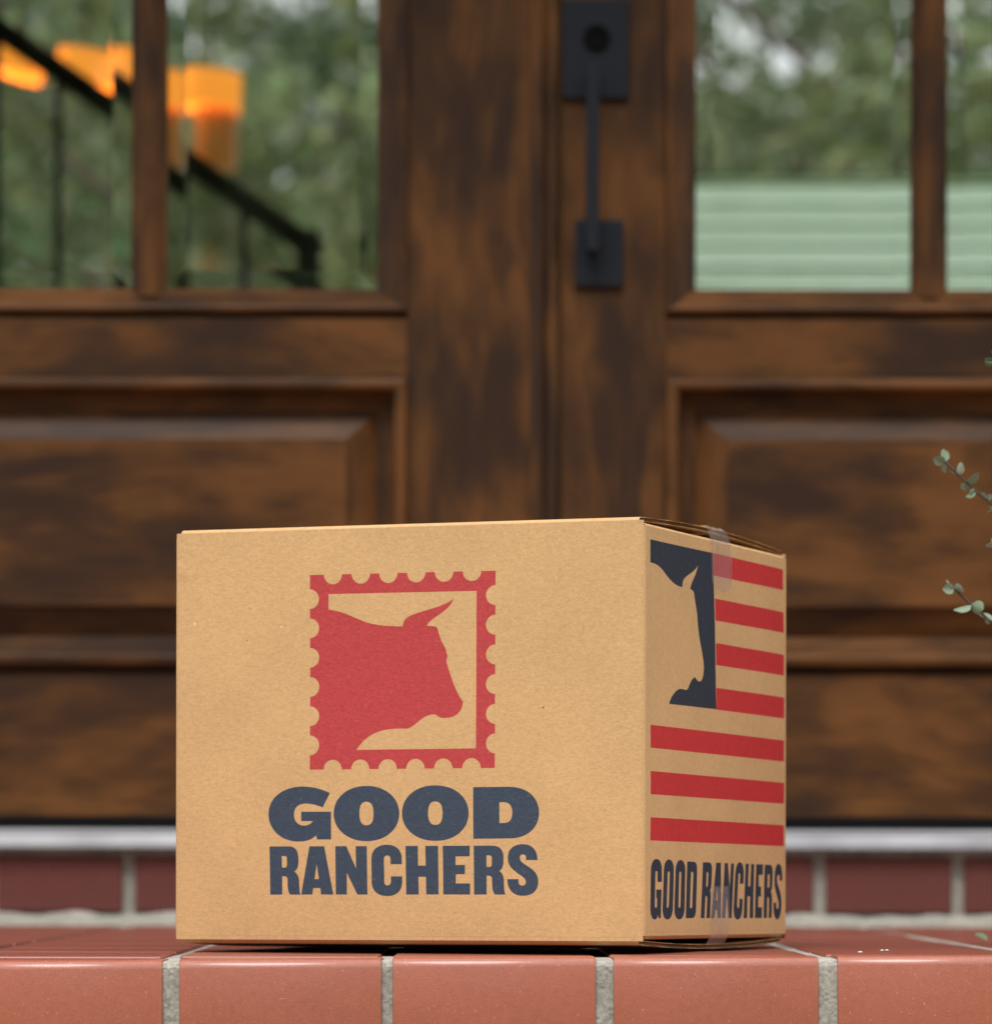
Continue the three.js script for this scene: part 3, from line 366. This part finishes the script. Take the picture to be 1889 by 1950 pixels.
// ---------------------------------------------------------------- cardboard box
// outlines of the print in millimetres on the panels (x along the panel from the shared edge, y above the floor)
const PRINT = {
  frontNavy: ["M -313.7 146.9 C -322.9 151.0 -332.6 153.3 -342.2 153.3 C -362.3 153.5 -377.3 142.5 -377.2 127.7 C -377.2 112.1 -363.8 101.1 -346.1 101.1 C -338.1 101.0 -331.7 103.1 -328.1 106.9 L -327.0 103.0 L -312.5 103.0 L -312.6 129.3 L -343.4 129.4 L -343.4 120.5 L -331.3 120.4 C -333.3 117.9 -336.5 116.2 -340.5 116.3 C -346.6 116.3 -350.8 120.5 -350.8 126.8 C -350.9 133.1 -346.2 137.1 -339.0 137.1 C -332.5 137.0 -326.9 135.5 -321.3 133.3 Z", "M -276.3 153.4 C -256.8 153.2 -242.8 142.2 -242.7 127.1 C -242.7 112.0 -256.7 101.2 -276.2 101.2 C -295.6 101.3 -309.8 112.3 -309.9 127.5 C -309.9 142.6 -295.8 153.5 -276.3 153.4 Z M -276.3 138.4 C -271.4 138.3 -269.1 134.8 -269.1 127.3 C -269.0 119.8 -271.3 116.3 -276.3 116.3 C -281.2 116.4 -283.5 119.9 -283.5 127.4 C -283.5 134.9 -281.2 138.4 -276.3 138.4 Z", "M -206.4 153.4 C -186.9 153.3 -172.9 142.2 -172.9 127.2 C -172.8 112.1 -186.8 101.2 -206.3 101.3 C -225.8 101.3 -239.9 112.4 -240.0 127.5 C -240.0 142.7 -225.9 153.6 -206.4 153.4 Z M -206.3 138.2 C -201.4 138.2 -199.1 134.7 -199.1 127.2 C -199.1 119.8 -201.4 116.3 -206.3 116.3 C -211.2 116.3 -213.5 119.9 -213.6 127.3 C -213.6 134.8 -211.3 138.3 -206.3 138.2 Z", "M -168.5 151.4 L -133.3 151.5 C -114.7 151.4 -103.1 141.4 -103.1 126.9 C -103.1 113.9 -113.9 103.2 -132.5 103.3 L -168.4 103.1 Z M -142.5 137.2 L -138.0 137.1 C -132.2 137.1 -129.7 133.2 -129.7 127.4 C -129.7 121.6 -132.1 117.8 -137.9 117.8 L -142.4 117.8 Z", "M -376.2 96.5 L -356.6 96.6 C -349.3 96.6 -346.3 92.1 -346.3 85.4 L -346.2 82.5 C -346.2 77.3 -347.7 74.0 -350.7 72.7 C -346.9 70.6 -345.7 66.9 -345.6 62.5 C -345.5 56.6 -345.2 52.9 -344.2 50.7 L -355.1 50.7 C -356.9 52.9 -357.5 55.9 -357.6 60.3 L -357.6 64.7 C -357.6 67.3 -358.9 68.1 -361.0 68.1 L -363.1 68.1 L -363.1 50.7 L -375.6 50.7 Z M -363.6 87.3 L -360.6 87.3 C -358.6 87.3 -358.2 86.2 -358.2 84.7 L -358.2 79.5 C -358.2 77.3 -359.1 76.4 -361.0 76.4 L -363.3 76.4 Z", "M -334.9 96.6 L -319.6 96.6 L -310.3 50.9 L -323.0 50.9 L -323.8 57.0 L -331.0 57.0 L -332.0 50.9 L -343.6 50.7 Z M -327.4 79.7 L -329.6 65.5 L -325.2 65.5 Z", "M -308.2 96.7 L -296.9 96.6 L -287.0 75.7 L -287.4 96.6 L -275.9 96.6 L -275.4 50.9 L -285.8 50.9 L -296.4 71.5 L -296.4 50.9 L -307.8 50.9 Z", "M -240.3 79.5 L -251.7 79.5 L -251.8 83.8 C -251.8 86.7 -253.1 87.7 -255.1 87.7 C -257.5 87.7 -258.5 86.3 -258.5 83.8 L -258.2 63.6 C -258.2 61.0 -257.3 59.6 -254.9 59.6 C -252.7 59.6 -251.5 61.0 -251.5 63.6 L -251.5 68.0 L -240.0 68.0 L -240.0 63.2 C -240.0 54.5 -245.5 49.5 -255.0 49.5 C -265.3 49.5 -271.0 54.4 -271.1 63.2 L -271.3 84.5 C -271.4 93.3 -264.6 97.9 -255.5 97.9 C -246.4 97.8 -240.3 93.3 -240.3 84.5 Z", "M -236.6 96.6 L -224.0 96.6 L -223.8 78.1 L -216.3 78.1 L -216.5 96.7 L -203.7 96.7 L -203.3 51.0 L -215.8 51.0 L -216.0 67.6 L -223.6 67.6 L -223.3 51.0 L -236.0 50.9 Z", "M -199.0 96.7 L -172.0 96.7 L -172.0 86.8 L -186.2 86.7 L -186.1 78.7 L -176.8 78.7 L -176.8 70.1 L -186.0 69.9 L -186.0 61.4 L -171.7 61.5 L -171.7 51.0 L -198.6 51.0 Z", "M -168.1 96.7 L -149.2 96.7 C -142.2 96.7 -138.3 92.6 -138.3 85.7 L -138.3 82.5 C -138.2 77.8 -139.4 74.9 -142.5 73.0 C -139.0 70.9 -137.8 67.6 -137.8 63.2 C -137.7 57.4 -137.4 53.4 -136.1 51.0 L -146.7 51.0 C -148.8 53.1 -149.6 56.0 -149.6 60.3 L -149.8 65.4 C -149.8 67.6 -151.1 68.6 -153.0 68.6 L -155.1 68.6 L -155.1 51.0 L -167.7 51.0 Z M -155.3 87.6 L -152.7 87.6 C -150.7 87.6 -150.0 86.5 -150.0 84.7 L -150.0 79.6 C -150.0 77.8 -150.9 76.8 -152.8 76.8 L -155.2 76.8 Z", "M -104.6 83.1 L -116.0 83.2 L -116.0 85.3 C -116.0 87.5 -117.3 88.4 -119.1 88.4 C -121.0 88.4 -122.1 87.2 -122.0 85.3 C -122.0 82.4 -120.0 81.0 -115.4 78.1 C -108.4 74.1 -103.8 70.5 -103.7 62.9 C -103.7 54.5 -109.9 49.8 -118.8 49.8 C -128.5 49.8 -134.3 55.3 -134.5 65.4 L -123.3 65.4 L -123.3 63.2 C -123.3 60.7 -121.9 59.4 -119.6 59.4 C -117.3 59.4 -116.1 60.7 -116.1 62.5 C -116.1 65.8 -118.4 67.2 -123.1 70.1 C -130.1 74.5 -134.1 78.5 -134.1 85.4 C -134.2 93.4 -128.2 98.0 -119.1 98.0 C -110.0 97.9 -104.7 92.9 -104.6 83.1 Z"],
  frontRed: ["M -334.7 353.7 L -146.5 353.3 L -147.0 169.2 L -334.6 169.1 Z"],
  frontOpen: ["M -315.6 335.2 L -165.5 334.8 L -165.8 187.6 L -286.7 187.5 C -277.2 201.2 -264.1 207.1 -243.9 207.0 C -239.1 206.9 -236.8 206.7 -234.4 207.0 C -226.1 209.4 -220.2 219.2 -209.6 219.9 C -206.7 220.1 -205.8 219.4 -204.6 218.3 C -202.5 216.8 -199.6 216.4 -196.0 216.4 C -186.1 216.2 -178.8 223.0 -178.8 231.8 C -184.9 238.4 -188.5 248.3 -192.0 258.2 C -194.4 263.7 -195.6 269.2 -195.9 270.8 C -194.4 273.0 -194.6 274.7 -195.6 276.9 C -195.8 281.2 -198.5 284.6 -200.3 287.9 C -202.7 292.3 -203.9 297.8 -204.8 300.6 C -205.6 302.4 -209.8 303.2 -215.7 303.3 C -212.1 311.1 -193.3 315.1 -188.6 327.9 C -199.2 320.7 -214.5 318.8 -227.5 314.7 C -237.0 312.2 -239.9 308.4 -239.9 303.2 C -255.9 303.6 -269.0 304.6 -281.0 309.2 C -291.7 313.3 -300.1 318.5 -315.6 320.5 Z"],
  notches: [[-311.0, 353.7], [-282.6, 353.6], [-254.6, 353.6], [-226.4, 353.5], [-198.3, 353.4], [-170.3, 353.4], [-311.0, 169.1], [-282.8, 169.1], [-254.7, 169.1], [-226.5, 169.2], [-198.4, 169.2], [-170.1, 169.2], [-334.7, 330.8], [-334.7, 303.2], [-334.6, 275.3], [-334.6, 247.6], [-334.5, 219.9], [-334.4, 192.2], [-146.8, 330.5], [-146.8, 302.9], [-146.7, 275.1], [-146.7, 247.4], [-146.6, 219.7], [-146.5, 192.1]],
  sideNavy: ["M 15.6 379.8 L 198.7 380.5 L 208.7 230.4 L 69.8 229.9 C 74.9 236.3 88.7 244.7 102.6 245.3 C 111.4 245.7 114.9 244.9 119.4 245.1 C 127.2 246.4 128.9 255.5 144.8 258.5 C 148.4 256.4 152.0 254.6 159.1 254.9 C 166.2 256.1 170.5 261.9 170.5 268.7 C 169.7 277.8 160.7 288.6 157.0 297.5 C 153.4 306.3 151.6 313.0 151.6 317.5 C 147.2 327.4 144.4 334.0 142.6 338.4 C 140.8 340.5 137.2 341.2 131.9 341.3 C 135.4 349.2 151.3 355.9 154.9 365.5 C 146.0 357.8 123.0 355.1 112.5 348.7 C 109.0 345.7 109.7 343.5 109.0 341.8 C 84.7 341.3 67.4 347.9 57.1 351.6 C 45.1 356.3 33.2 358.8 15.7 358.4 Z", "M 48.5 63.1 L 36.4 63.1 L 36.4 71.0 C 36.4 72.7 35.4 73.3 33.5 73.2 C 31.4 73.2 30.8 72.5 30.8 71.0 L 29.5 41.7 C 29.5 40.0 30.2 39.0 32.4 39.0 C 34.5 39.0 35.4 40.0 35.6 41.7 L 35.6 47.6 L 33.0 48.3 L 33.0 55.9 L 47.9 56.0 L 46.4 29.3 L 40.0 29.3 L 38.5 32.9 C 37.4 29.7 34.0 28.1 29.1 28.1 C 21.9 28.1 17.3 32.4 17.2 38.7 L 18.5 74.6 C 19.3 80.6 25.6 84.2 33.4 84.3 C 42.3 84.4 48.7 80.9 48.4 74.5 Z", "M 68.5 84.2 C 77.9 84.3 83.6 80.5 83.4 73.6 L 81.0 38.7 C 80.3 31.9 73.5 28.0 65.3 28.0 C 57.2 28.1 51.1 32.0 51.3 38.7 L 54.0 73.4 C 54.5 80.2 60.3 84.1 68.5 84.2 Z M 68.0 72.9 C 70.3 73.0 71.5 72.2 71.3 70.5 L 69.0 41.8 C 68.8 39.9 67.6 38.9 65.8 38.9 C 63.7 38.9 62.9 39.9 63.1 41.8 L 65.1 70.5 C 65.3 72.2 66.2 72.9 68.0 72.9 Z", "M 103.3 84.0 C 112.3 84.1 117.9 80.2 117.7 73.5 L 115.2 38.7 C 114.4 31.9 107.8 27.9 98.9 28.0 C 90.6 28.0 84.9 31.9 85.2 38.7 L 88.3 73.3 C 88.9 79.9 95.0 83.9 103.3 84.0 Z M 102.4 73.0 C 104.8 73.0 105.8 72.3 105.6 70.6 L 103.0 41.8 C 102.8 39.9 101.6 38.9 99.7 38.9 C 97.7 38.9 96.8 39.9 97.1 41.8 L 99.5 70.5 C 99.7 72.2 100.4 73.0 102.4 73.0 Z", "M 123.3 82.9 L 141.7 82.8 C 149.0 82.8 152.3 79.9 152.1 74.9 L 149.3 37.6 C 148.7 32.2 145.1 29.1 136.6 29.1 L 118.3 29.1 Z M 134.5 73.1 L 137.6 73.1 C 140.2 73.1 140.9 72.3 140.8 70.8 L 137.7 41.0 C 137.4 39.5 136.6 38.7 133.5 38.7 L 130.8 38.7 Z", "M 168.9 82.6 L 186.9 82.6 C 193.7 82.6 196.4 79.9 196.2 75.3 L 195.3 64.4 C 194.8 59.7 193.2 56.6 190.2 55.6 C 192.6 54.7 193.6 52.0 193.3 48.1 L 192.2 29.1 L 181.4 29.1 L 182.6 47.7 C 182.6 49.6 180.9 50.4 177.6 50.2 L 174.9 29.0 L 163.6 29.0 Z M 180.2 73.2 L 182.7 73.2 C 184.9 73.1 185.4 72.1 185.1 70.5 L 184.0 60.8 C 183.6 59.5 182.1 58.9 179.1 59.0 Z", "M 208.6 82.5 L 222.7 82.6 L 224.8 29.0 L 214.8 29.0 L 213.2 36.8 L 208.2 36.8 L 205.2 28.9 L 195.3 29.0 Z M 211.8 59.8 L 209.4 46.0 L 214.2 46.0 Z", "M 234.2 82.4 L 244.3 82.5 L 250.8 59.2 L 254.5 82.1 L 264.4 82.2 L 258.6 28.9 L 248.5 28.9 L 242.0 50.5 L 238.3 29.0 L 228.0 29.0 Z", "M 296.2 62.6 L 283.9 62.5 L 285.4 69.6 C 285.4 71.6 284.1 72.8 282.3 72.8 C 280.3 72.8 279.4 71.6 279.2 69.6 L 275.7 41.9 C 275.8 39.9 276.4 38.8 279.0 38.8 C 281.3 38.8 282.2 39.9 282.5 41.9 L 283.4 47.9 L 294.3 47.7 L 293.1 39.6 C 291.9 31.6 286.1 27.5 277.7 27.5 C 268.8 27.5 264.3 31.7 264.3 38.8 L 268.5 71.1 C 269.8 79.0 275.5 83.6 283.6 83.7 C 292.8 83.8 297.8 79.3 297.0 71.3 Z", "M 302.9 82.4 L 314.2 82.4 L 311.1 60.3 L 318.3 60.3 L 321.4 82.3 L 331.8 82.3 L 327.2 28.7 L 315.5 28.7 L 317.4 50.3 L 309.6 50.3 L 307.4 28.7 L 296.4 28.8 Z", "M 338.4 82.2 L 361.5 82.3 L 360.6 71.7 L 347.4 71.7 L 346.7 60.2 L 355.0 60.1 L 354.2 50.2 L 345.6 50.3 L 344.2 39.6 L 357.1 39.4 L 355.9 28.8 L 332.8 28.8 Z", "M 366.8 82.1 L 384.8 82.0 C 390.9 81.9 393.6 78.1 392.7 72.0 L 391.7 63.9 C 391.0 59.0 389.0 56.2 386.3 55.3 C 389.3 54.1 390.4 51.3 390.2 47.7 L 388.5 28.9 L 378.5 28.9 L 380.0 46.8 C 380.0 49.1 378.4 49.7 374.7 49.6 L 372.5 28.8 L 361.2 28.8 Z M 376.9 72.5 L 380.2 72.5 C 382.5 72.3 383.2 71.1 382.9 69.5 L 382.0 61.4 C 381.6 59.6 379.6 58.8 375.6 58.7 Z", "M 424.4 66.3 L 414.6 66.4 L 415.2 69.7 C 415.2 71.3 413.9 72.3 411.6 72.3 C 408.5 72.1 407.1 70.4 407.1 68.0 C 407.2 63.9 410.6 61.1 414.6 57.9 C 420.1 53.0 422.8 49.0 422.2 41.6 C 421.6 33.1 416.2 27.4 408.1 27.4 C 398.6 27.4 393.9 33.1 394.7 44.0 L 405.3 44.3 L 404.6 41.6 C 404.6 39.2 406.0 38.0 408.3 38.0 C 410.7 38.0 412.0 39.6 412.0 42.0 C 412.0 46.1 407.9 48.9 404.5 53.0 C 399.8 57.8 397.1 61.9 398.1 68.8 C 399.0 78.1 403.7 83.2 411.8 83.3 C 421.3 83.4 426.1 77.1 424.4 66.3 Z"],
  sideRed: ["M 198.7 380.5 L 424.8 380.3 L 426.1 359.5 L 199.9 358.8 Z", "M 203.7 337.0 L 427.1 337.3 L 429.2 316.5 L 204.9 315.9 Z", "M 206.5 294.3 L 429.3 294.4 L 429.5 273.5 L 207.8 273.1 Z", "M 208.6 251.2 L 430.4 251.4 L 430.6 230.1 L 208.7 230.1 Z", "M 16.9 208.4 L 430.2 207.9 L 429.5 186.6 L 17.0 187.1 Z", "M 17.2 165.6 L 430.5 165.2 L 430.6 144.0 L 17.3 144.1 Z", "M 17.4 122.8 L 429.9 122.4 L 429.2 101.2 L 16.4 101.3 Z"],
};
{
  const W = 0.476, L = 0.44, BASE = 0.0045, YT = 0.4 - BASE, YS = 0.3952 - BASE, YAW = 0.366, cs = Math.cos(YAW), sn = Math.sin(YAW);
  const box = thing('cardboard_box', 'brown cardboard shipping box with red stamp print on the stoop', 'box', [0.1363 - (W / 2 * cs - L / 2 * sn), BASE, -4.2 - (W / 2 * sn + L / 2 * cs)]);
  box.rotation.y = -YAW;
  // print masks, in millimetres on the panel
  const mask = (w, h, x0, ppm, draw) => { const c = document.createElement('canvas'); c.width = w; c.height = h; const x = c.getContext('2d'); x.setTransform(ppm, 0, 0, ppm, -x0 * ppm, 0); draw(x); const d = x.getImageData(0, 0, w, h).data, o = new Uint8Array(w * h); for (let i = 0; i < w * h; i++) o[i] = d[i * 4 + 3]; return o; };
  const fill = (x, list, mode = 'source-over') => { x.globalCompositeOperation = mode; x.fillStyle = '#000'; for (const s of list) x.fill(new Path2D(s), 'evenodd'); };
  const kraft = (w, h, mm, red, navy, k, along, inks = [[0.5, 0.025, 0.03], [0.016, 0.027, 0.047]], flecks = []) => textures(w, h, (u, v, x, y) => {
    const U = u * mm[0] / 512, V = v * mm[1] / 512, a = along ? V : U, b = along ? U : V; // lattice repeats over 512 mm, more than the panel
    const cloud = fbm(U, V, 9, 9, 4, k), fib = fbm(a, b, 150, 400, 3, k + 6), fine = fbm(U, V, 420, 420, 2, k + 12), dk = vnoise(a * 300, b * 520, 300, 520, k + 19), lt = vnoise(a * 260, b * 420, 260, 420, k + 23), spot = vnoise(U * 170, V * 170, 170, 170, k + 29);
    let m = 1 + 0.14 * (cloud - 0.5) + 0.2 * (fib - 0.5) + 0.2 * (fine - 0.5); m *= 1 - 0.3 * sstep(0.9, 0.99, dk) - 0.45 * sstep(0.985, 1, spot); const wl = 0.28 * sstep(0.93, 1, lt);
    let c = [lerp(0.58 * m, 0.8, wl), lerp(0.35 * m, 0.62, wl), lerp(0.165 * m, 0.4, wl)];
    const i = y * w + x, r = red[i] / 255, n = navy[i] / 255, im = 1 + 0.35 * (fib - 0.5) + 0.25 * (fine - 0.5), show = 0.10 * sstep(0.84, 1, lt) + 0.02;
    const ink = (q, t) => { for (let j = 0; j < 3; j++) c[j] = lerp(c[j], lerp(q[j] * im, c[j], show), t); };
    if (r) ink(inks[0], r); if (n) ink(inks[1], n);
    for (const [fx, fy, fr, dark] of flecks) { const dx = u * mm[0] - fx, dy = (v * mm[1] - fy) * 0.8; if (dx * dx + dy * dy < fr * fr) c = dark ? [0.05, 0.03, 0.02] : [0.75, 0.56, 0.36]; }
    return [...c, 0.5 + 0.6 * (fib - 0.5) + 0.4 * (fine - 0.5)];
  }, false);
  const PF = 4.3, FW = Math.round(476 * PF), FH = Math.round(410 * PF), SW = Math.round(440 * PF);
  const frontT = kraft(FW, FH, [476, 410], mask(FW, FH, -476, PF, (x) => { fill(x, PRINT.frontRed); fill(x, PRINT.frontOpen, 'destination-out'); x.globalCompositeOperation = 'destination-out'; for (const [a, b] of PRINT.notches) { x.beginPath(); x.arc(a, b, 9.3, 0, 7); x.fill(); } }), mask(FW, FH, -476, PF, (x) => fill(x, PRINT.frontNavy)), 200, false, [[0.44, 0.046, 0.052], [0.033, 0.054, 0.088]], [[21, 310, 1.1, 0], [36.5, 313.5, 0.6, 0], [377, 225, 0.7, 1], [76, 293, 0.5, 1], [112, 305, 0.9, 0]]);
  const sideT = kraft(SW, FH, [440, 410], mask(SW, FH, 0, PF, (x) => fill(x, PRINT.sideRed)), mask(SW, FH, 0, PF, (x) => fill(x, PRINT.sideNavy)), 220, true);
  const none = new Uint8Array(600 * 600), plainT = kraft(600, 600, [300, 300], none, none, 240, false);
  plainT.map.wrapS = plainT.map.wrapT = plainT.bump.wrapS = plainT.bump.wrapT = THREE.RepeatWrapping;
  const paper = (t) => phys({ specularIntensity: 0.4, map: t.map, bumpMap: t.bump, bumpScale: 0.0001, roughness: 0.72 });
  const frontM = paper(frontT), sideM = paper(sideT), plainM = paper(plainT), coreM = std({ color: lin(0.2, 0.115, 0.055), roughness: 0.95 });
  // a panel in its own frame: s along it (0..len), y up, out = distance outwards; fold strips roll into the flaps above and below
  function panel(name, len, yLow, yTop, place, mat, uvOf, c0, c1, seed, dent) {
    const rc = 0.0045, r = 0.0075, nx = 56, ny = 60, list = [], wobble = (s, y) => 0.0011 * (fbm(clamp(s / 0.6), clamp(y / 0.6), 5, 5, 2, seed) - 0.5) * 2 * sstep(0, 0.05, s) * sstep(0, 0.05, len - s) + 0.0016 * Math.sin(Math.PI * clamp(s / len)) * Math.sin(Math.PI * clamp(y / yTop));
    const cols = []; for (let i = 0; i <= 5; i++) { const a = Math.PI / 4 * (1 - i / 5); cols.push([rc * (1 - Math.sin(a)), -rc * (1 - Math.cos(a))]); }
    for (let i = 1; i < nx; i++) cols.push([lerp(rc, len - rc, i / nx), 0]);
    for (let i = 0; i <= 5; i++) { const a = Math.PI / 4 * (i / 5); cols.push([len - rc * (1 - Math.sin(a)), -rc * (1 - Math.cos(a))]); }
    const w0 = yLow + r, w1 = yTop - r, rows = [];
    for (let j = 0; j <= ny; j++) { let y = lerp(w0 - 0.0003, w1 + 0.0003, j / ny); rows.push(cols.map(([s, o], ci) => { if (j === ny && (s < c0 || s > len - c1)) y = w1 + 0.0042; if (j === 0 && (s < c0 || s > len - c1)) y = w0 - 0.004; const d = dent ? dent(s, y) : [0, 0]; return place(s + d[0], y, o + d[1] + wobble(s, y)); })); }
    list.push(sheet(rows, (i, j) => uvOf(cols[i][0], lerp(w0 - 0.0003, w1 + 0.0003, j / ny))));
    for (const up of [1, 0]) { // fold strips between the corner slots
      const fr = [], n = 7, m2 = 48, yy = up ? w1 : w0;
      for (let j = 0; j <= n; j++) { const a = Math.PI / 2 * j / n; fr.push([]); for (let i = 0; i <= m2; i++) { const s = lerp(c0, len - c1, i / m2), y = yy + (up ? 1 : -1) * r * Math.sin(a); fr[j].push(place(s, y, -r * (1 - Math.cos(a)) + wobble(s, yy) + 0.00006)); } }
      list.push(sheet(fr, (i, j) => uvOf(lerp(c0, len - c1, i / m2), yy + (up ? 1 : -1) * r * (j / n) * 1.2), !up));
    }
    return mesh(name, merged(list), mat, box);
  }
  const dent = (s, y) => { const e = Math.exp(-(((y - 0.352) / 0.009) ** 2)), k = 0; return [0, -0.0016 * e * Math.exp(-(((s - 0.007) / 0.006) ** 2)) * Math.sin(y * 700)]; };
  const fuv = (s, y) => [s / W, (y + BASE) / 0.41], suv = (s, y) => [s / L, (y + BASE) / 0.41], puv = (s, y) => [s / 0.3, y / 0.3];
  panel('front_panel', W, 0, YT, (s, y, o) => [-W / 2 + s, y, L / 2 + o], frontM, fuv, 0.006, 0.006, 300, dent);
  panel('side_panel', L, 0.005, YS, (s, y, o) => [W / 2 + o, y, L / 2 - s], sideM, suv, 0.006, 0.006, 310).userData.label = 'box side with striped flag print';
  panel('back_panel', W, 0, YT, (s, y, o) => [W / 2 - s, y, -L / 2 - o], plainM, puv, 0.006, 0.006, 320);
  panel('side_panel', L, 0.005, YS, (s, y, o) => [-W / 2 - o, y, -L / 2 + s], plainM, puv, 0.006, 0.006, 330);
  // flaps: two liners with a recessed fluted core between them
  const arch = (z, b) => b * (1 - (z / (L / 2 - 0.006)) ** 2);
  function majorFlap(name, sgn, top) {
    const z0 = L / 2 - 0.006, n = 22, x0 = -W / 2 + 0.006, x1 = W / 2 - 0.0045, list = [], dir = top ? -1 : 1, b = top ? 0.0052   : -0.0048, base = top ? YT : 0;
    const band = (o0, o1, cut, wave) => {
      const pts = []; for (let i = 0; i <= n; i++) { const z = lerp(z0, 0.0015, i / n); pts.push([z, base + arch(z, b) + dir * o0]); } for (let i = n; i >= 0; i--) { const z = lerp(z0, 0.0015, i / n); pts.push([z, base + arch(z, b) + dir * (o1 + (wave ? 0.0006 * Math.sin(i * 2.1) : 0))]); }
      const g = new THREE.ExtrudeGeometry(new THREE.Shape(pts.map((p) => new THREE.Vector2(p[0], p[1]))), { depth: x1 - x0 - 2 * cut, bevelEnabled: false, steps: 1 }); g.rotateY(-Math.PI / 2); g.translate(x1 - cut, 0, 0);
      const p = g.attributes.position; for (let i = 0; i < p.count; i++) { const e = p.getX(i) > 0 ? 1 : -1, j = vnoise(p.getZ(i) * 260 + 70, o0 * 900 + sgn * 7 + 20, 512, 512, 8) - 0.5, t = vnoise(p.getZ(i) * 60 + 70, 4 + sgn, 512, 512, 2) - 0.5; p.setX(i, p.getX(i) + (j * 0.0014 + t * 0.002)); if (sgn < 0) p.setZ(i, -p.getZ(i)); }
      if (sgn < 0) { for (let i = 0; i < p.count; i += 3) { const a = [p.getX(i), p.getY(i), p.getZ(i)]; p.setXYZ(i, p.getX(i + 1), p.getY(i + 1), p.getZ(i + 1)); p.setXYZ(i + 1, ...a); } }
      g.computeVertexNormals(); return planarUV(g, { scale: 3.33 });
    };
    const f = mesh(name, merged([band(0, 0.0006, 0, false), band(0.0037, 0.0043, 0.0006, false)]), plainM, box);
    mesh('fluting', band(0.0007, 0.0036, 0.0035, true), coreM, f);
  }
  majorFlap('top_flap', 1, true); majorFlap('top_flap', -1, true); majorFlap('bottom_flap', 1, false); majorFlap('bottom_flap', -1, false);
  for (const e of [1, -1]) { mesh('inner_flap', boxGeo(e > 0 ? W / 2 - 0.2 : -W / 2 + 0.006, e > 0 ? W / 2 - 0.006 : -W / 2 + 0.2, YS - 0.0041, YS - 0.0003, -L / 2 + 0.008, L / 2 - 0.008, { scale: 3.33 }), plainM, box); mesh('inner_flap', boxGeo(e > 0 ? W / 2 - 0.2 : -W / 2 + 0.006, e > 0 ? W / 2 - 0.006 : -W / 2 + 0.2, 0.0051, 0.009, -L / 2 + 0.008, L / 2 - 0.008, { scale: 3.33 }), plainM, box); }
  // clear packing tape over the seams
  const tapeT = textures(128, 512, (u, v) => { const s = fbm(u, v, 20, 5, 3, 400), c = fbm(u, v, 6, 30, 3, 410); return [0.9, 0.9, 0.9, 0.6 * s + 0.4 * c]; });
  const tapeM = phys({ color: lin(0.985, 0.98, 0.97), transmission: 0.91, thickness: 0, roughness: 0.12, ior: 1.5, bumpMap: tapeT.bump, bumpScale: 0.0012 });
  function tape(path, z0, z1, endRound, seed) {
    const n = 12, rows = path.map(([x, y, nx, ny], j) => { const row = []; for (let i = 0; i <= n; i++) { const t = i / n, w = 0.0005 + 0.0007 * vnoise(t * 5 + seed, j * 0.8, 64, 64, 6) + (j > 3 && j < 10 ? 0.0018 * vnoise(t * 9 + seed, j * 0.9, 64, 64, 7) : 0), drop = j === 0 ? endRound * (1 - (2 * t - 1) ** 2) : 0; row.push([x + nx * w, y - drop * ny * 0 - (j === 0 ? drop : 0), lerp(z0, z1, t) + 0]); if (ny) row[i][1] += ny * w; } return row; });
    mesh('tape', sheet(rows, (i, j) => [i / n, j / rows.length]), tapeM, box);
  }
  const X = W / 2, lid = (x) => [x, YT + 0.0052 + 0.0004, 0, 1];
  tape([[X + 0.0024, 0.3462, 1, 0], [X + 0.0013, 0.3485, 1, 0], [X + 0.0011, 0.36, 1, 0], [X + 0.001, 0.372, 1, 0], [X + 0.0006, 0.382, 1, 0], [X - 0.0002, YS - 0.003, 1, 0], [X - 0.0018, YS - 0.0004, 0.7, 0.7], [X - 0.003, YS + 0.0035, 0.8, 0.5], [X - 0.0036, YT + 0.0030, 0.7, 0.6], [X - 0.0052, YT + 0.0054, 0.3, 0.9], lid(X - 0.02), lid(X - 0.06), lid(0), lid(-X + 0.02)], 0.030, -0.033, 0.006, 3);
  tape([[X + 0.0019, 0.0552, 1, 0], [X + 0.0010, 0.0535, 1, 0], [X + 0.0010, 0.043, 1, 0], [X + 0.0009, 0.031, 1, 0], [X + 0.0006, 0.0185, 1, 0], [X + 0.0001, 0.011, 1, 0], [X - 0.0012, 0.0062, 0.8, -0.4], [X - 0.0030, 0.0035, 0.8, -0.3], [X - 0.0044, 0.0004, 0.6, -0.6]], 0.029, -0.027, 0, 9);
}
renderer.render(scene, camera);
